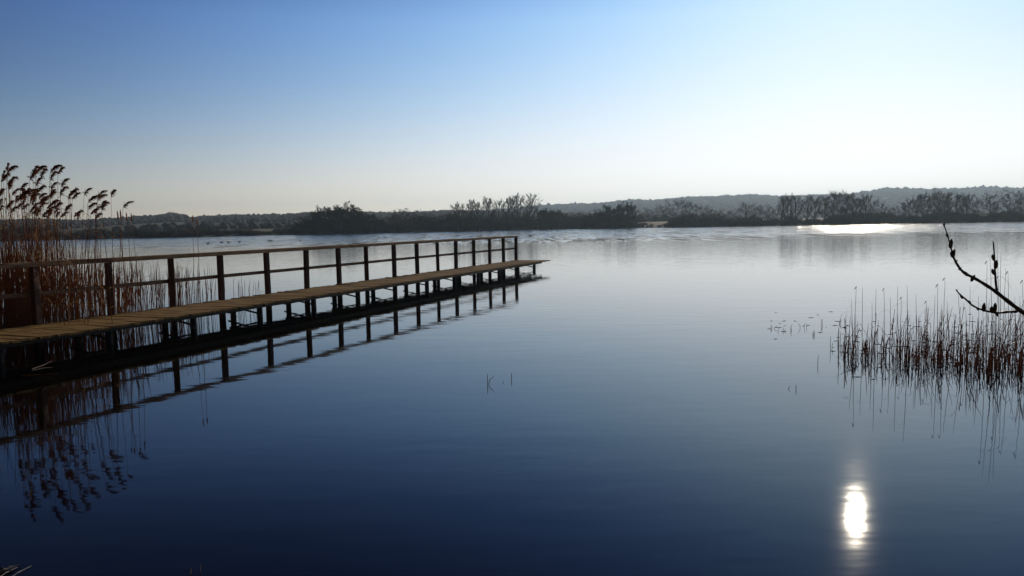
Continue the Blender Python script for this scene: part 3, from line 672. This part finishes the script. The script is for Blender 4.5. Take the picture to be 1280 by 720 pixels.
# ------------------------------------------------------------------ willow twig close to the camera, right edge
random.seed(5)
wl = empty('willow_branch', (0, 0, 0)); wroot = at_depth(1420, 560, 1.25)
tag(wl, 'close dark budding willow twig reaching in from the right edge', 'branch')
def PX(lst, Y=1.25): return [at_depth(x, y, Y + dy) for x, y, dy in lst]
def smooth_path(P, n=4):
    out = []
    for i in range(len(P)-1):
        p0, p1, p2, p3 = P[max(i-1, 0)], P[i], P[i+1], P[min(i+2, len(P)-1)]
        for k in range(n):
            t = k/n; out.append(.5*((2*p1) + (p2-p0)*t + (2*p0-5*p1+4*p2-p3)*t*t + (3*p1-p0-3*p2+p3)*t**3))
    return out + [P[-1]]
main = PX([(1560, 700, .1), (1460, 560, .06), (1380, 470, .04), (1310, 408, .02), (1281, 392, .01), (1258, 375, 0), (1241, 362, 0), (1222, 350, 0), (1204, 340, 0), (1195, 328, 0), (1191, 318, 0), (1187, 303, -.01), (1183, 290, -.01), (1179, 278, -.015)])
ground_end = Vector((main[0].x + .12, main[0].y + .15, -.1)); main = [ground_end, ground_end.lerp(main[0], .5) + Vector((.05, 0, 0))] + main
mp_ = smooth_path(main); n = len(mp_)
rad = [max(.0009, .0056*(1-i/n)**1.1 + .0004) * (1 + .12*math.sin(i*2.1)) for i in range(n)]
m = MB(); m.tube(mp_, rad, 9); m.build('main_stem', MAT['twig'], wl, True)
low = smooth_path(PX([(1271, 389.5, .005), (1258, 390, 0), (1246, 391, 0), (1230, 388, -.005), (1216, 382, -.01), (1206, 373, -.01), (1199, 367, -.012), (1195, 362, -.015)]))
m = MB(); m.tube(low, [.0022*(1-.6*i/len(low))*(1+.15*math.sin(i*1.7)) for i in range(len(low))], 8); m.build('side_twig', MAT['twig'], wl, True)
upt = smooth_path(PX([(1246, 366, .004), (1244.5, 350, 0), (1243.5, 335, 0), (1243, 320, 0), (1241.5, 302, .005)]))
m = MB(); m.tube(upt, [.0020*(1-.55*i/len(upt))*(1+.12*math.sin(i*2.3)) for i in range(len(upt))], 8); m.build('side_twig', MAT['twig'], wl, True)
buds = [(1188.5, 305, .1, 1.3, 0), (1192, 317, .15, 1.1, 0), (1190, 319, -.5, .9, 0), (1207, 342, -.9, 1.1, 1), (1216, 348, .5, 1.0, 0), (1184, 294, -.2, .6, 0), (1195, 327, .6, .5, 0), (1200, 336, .8, .5, 0), (1241.5, 322, -.3, .9, 0), (1245, 331, .1, 1.2, 0), (1241.5, 340, -.4, .9, 0), (1230, 384.5, .05, 1.2, 0), (1239, 387, .1, .9, 0), (1243.5, 385, .1, 1.3, 0), (1202, 371, -.7, .7, 0), (1212, 378, -.5, .6, 0), (1222, 386, -.4, .5, 0), (1180, 281, -.1, .5, 0), (1246, 393, 2.6, .7, 0)]
for x, y, a, s, fl in buds:
    c = at_depth(x, y, 1.247); d = Vector((math.sin(a), 0, math.cos(a))); L = .0125*s; r0 = .0028*s**.6
    m = MB(); P = [c + d*L*(q-.45) + Vector((0, random.gauss(0, .0003), 0)) for q in (0, .15, .4, .65, .85, 1)]; m.tube(P, [r0*q for q in (.45, .85, 1, .88, .55, .12)], 8)
    m.build('bud', MAT['bud'], wl, True)

# ------------------------------------------------------------------ water birds far out
def make_duck():
    r = empty('water_bird'); m = MB()
    m.tube([(-.24, 0, .12), (-.17, 0, .09), (-.06, 0, .075), (.06, 0, .075), (.13, 0, .10), (.155, 0, .16), (.165, 0, .21), (.19, 0, .235), (.225, 0, .235), (.27, 0, .225)], [.01, .05, .085, .09, .06, .035, .03, .042, .03, .008], 10)
    m.build('body', MAT['feather'], r, True)
    for sgn in (-1, 1):
        q = MB(); q.tube([(-.2, .04*sgn, .12), (-.08, .075*sgn, .10), (.04, .08*sgn, .09), (.1, .05*sgn, .09)], [.006, .028, .03, .008], 8); q.build('wing', MAT['feather_pale'], r, True)
    return r
d0 = make_duck(); random.seed(2)
birds = [(260, 304), (277, 303), (285.5, 303), (299, 302.5), (336, 301), (339, 301), (375, 300.5), (473, 297), (481, 296.5), (530, 296.5), (572.5, 294.5)]
for k, (x, y) in enumerate(birds):
    o = d0 if k == 0 else copy_tree(d0); o.location = on_water(x, y + .5); o.rotation_euler = (0, 0, random.choice((0, math.pi)) + random.gauss(0, .4)); s = .95; o.scale = (s, s, s)
    tag(o, '%s from the left of eleven tiny dark birds floating far out' % ordn[k+1], 'water bird', 'birds floating on the lake')

scene.cycles.max_bounces = 8; scene.cycles.volume_bounces = 0; scene.cycles.transparent_max_bounces = 8
scene.cycles.sample_clamp_indirect = 8
scene.cycles.use_denoising = True
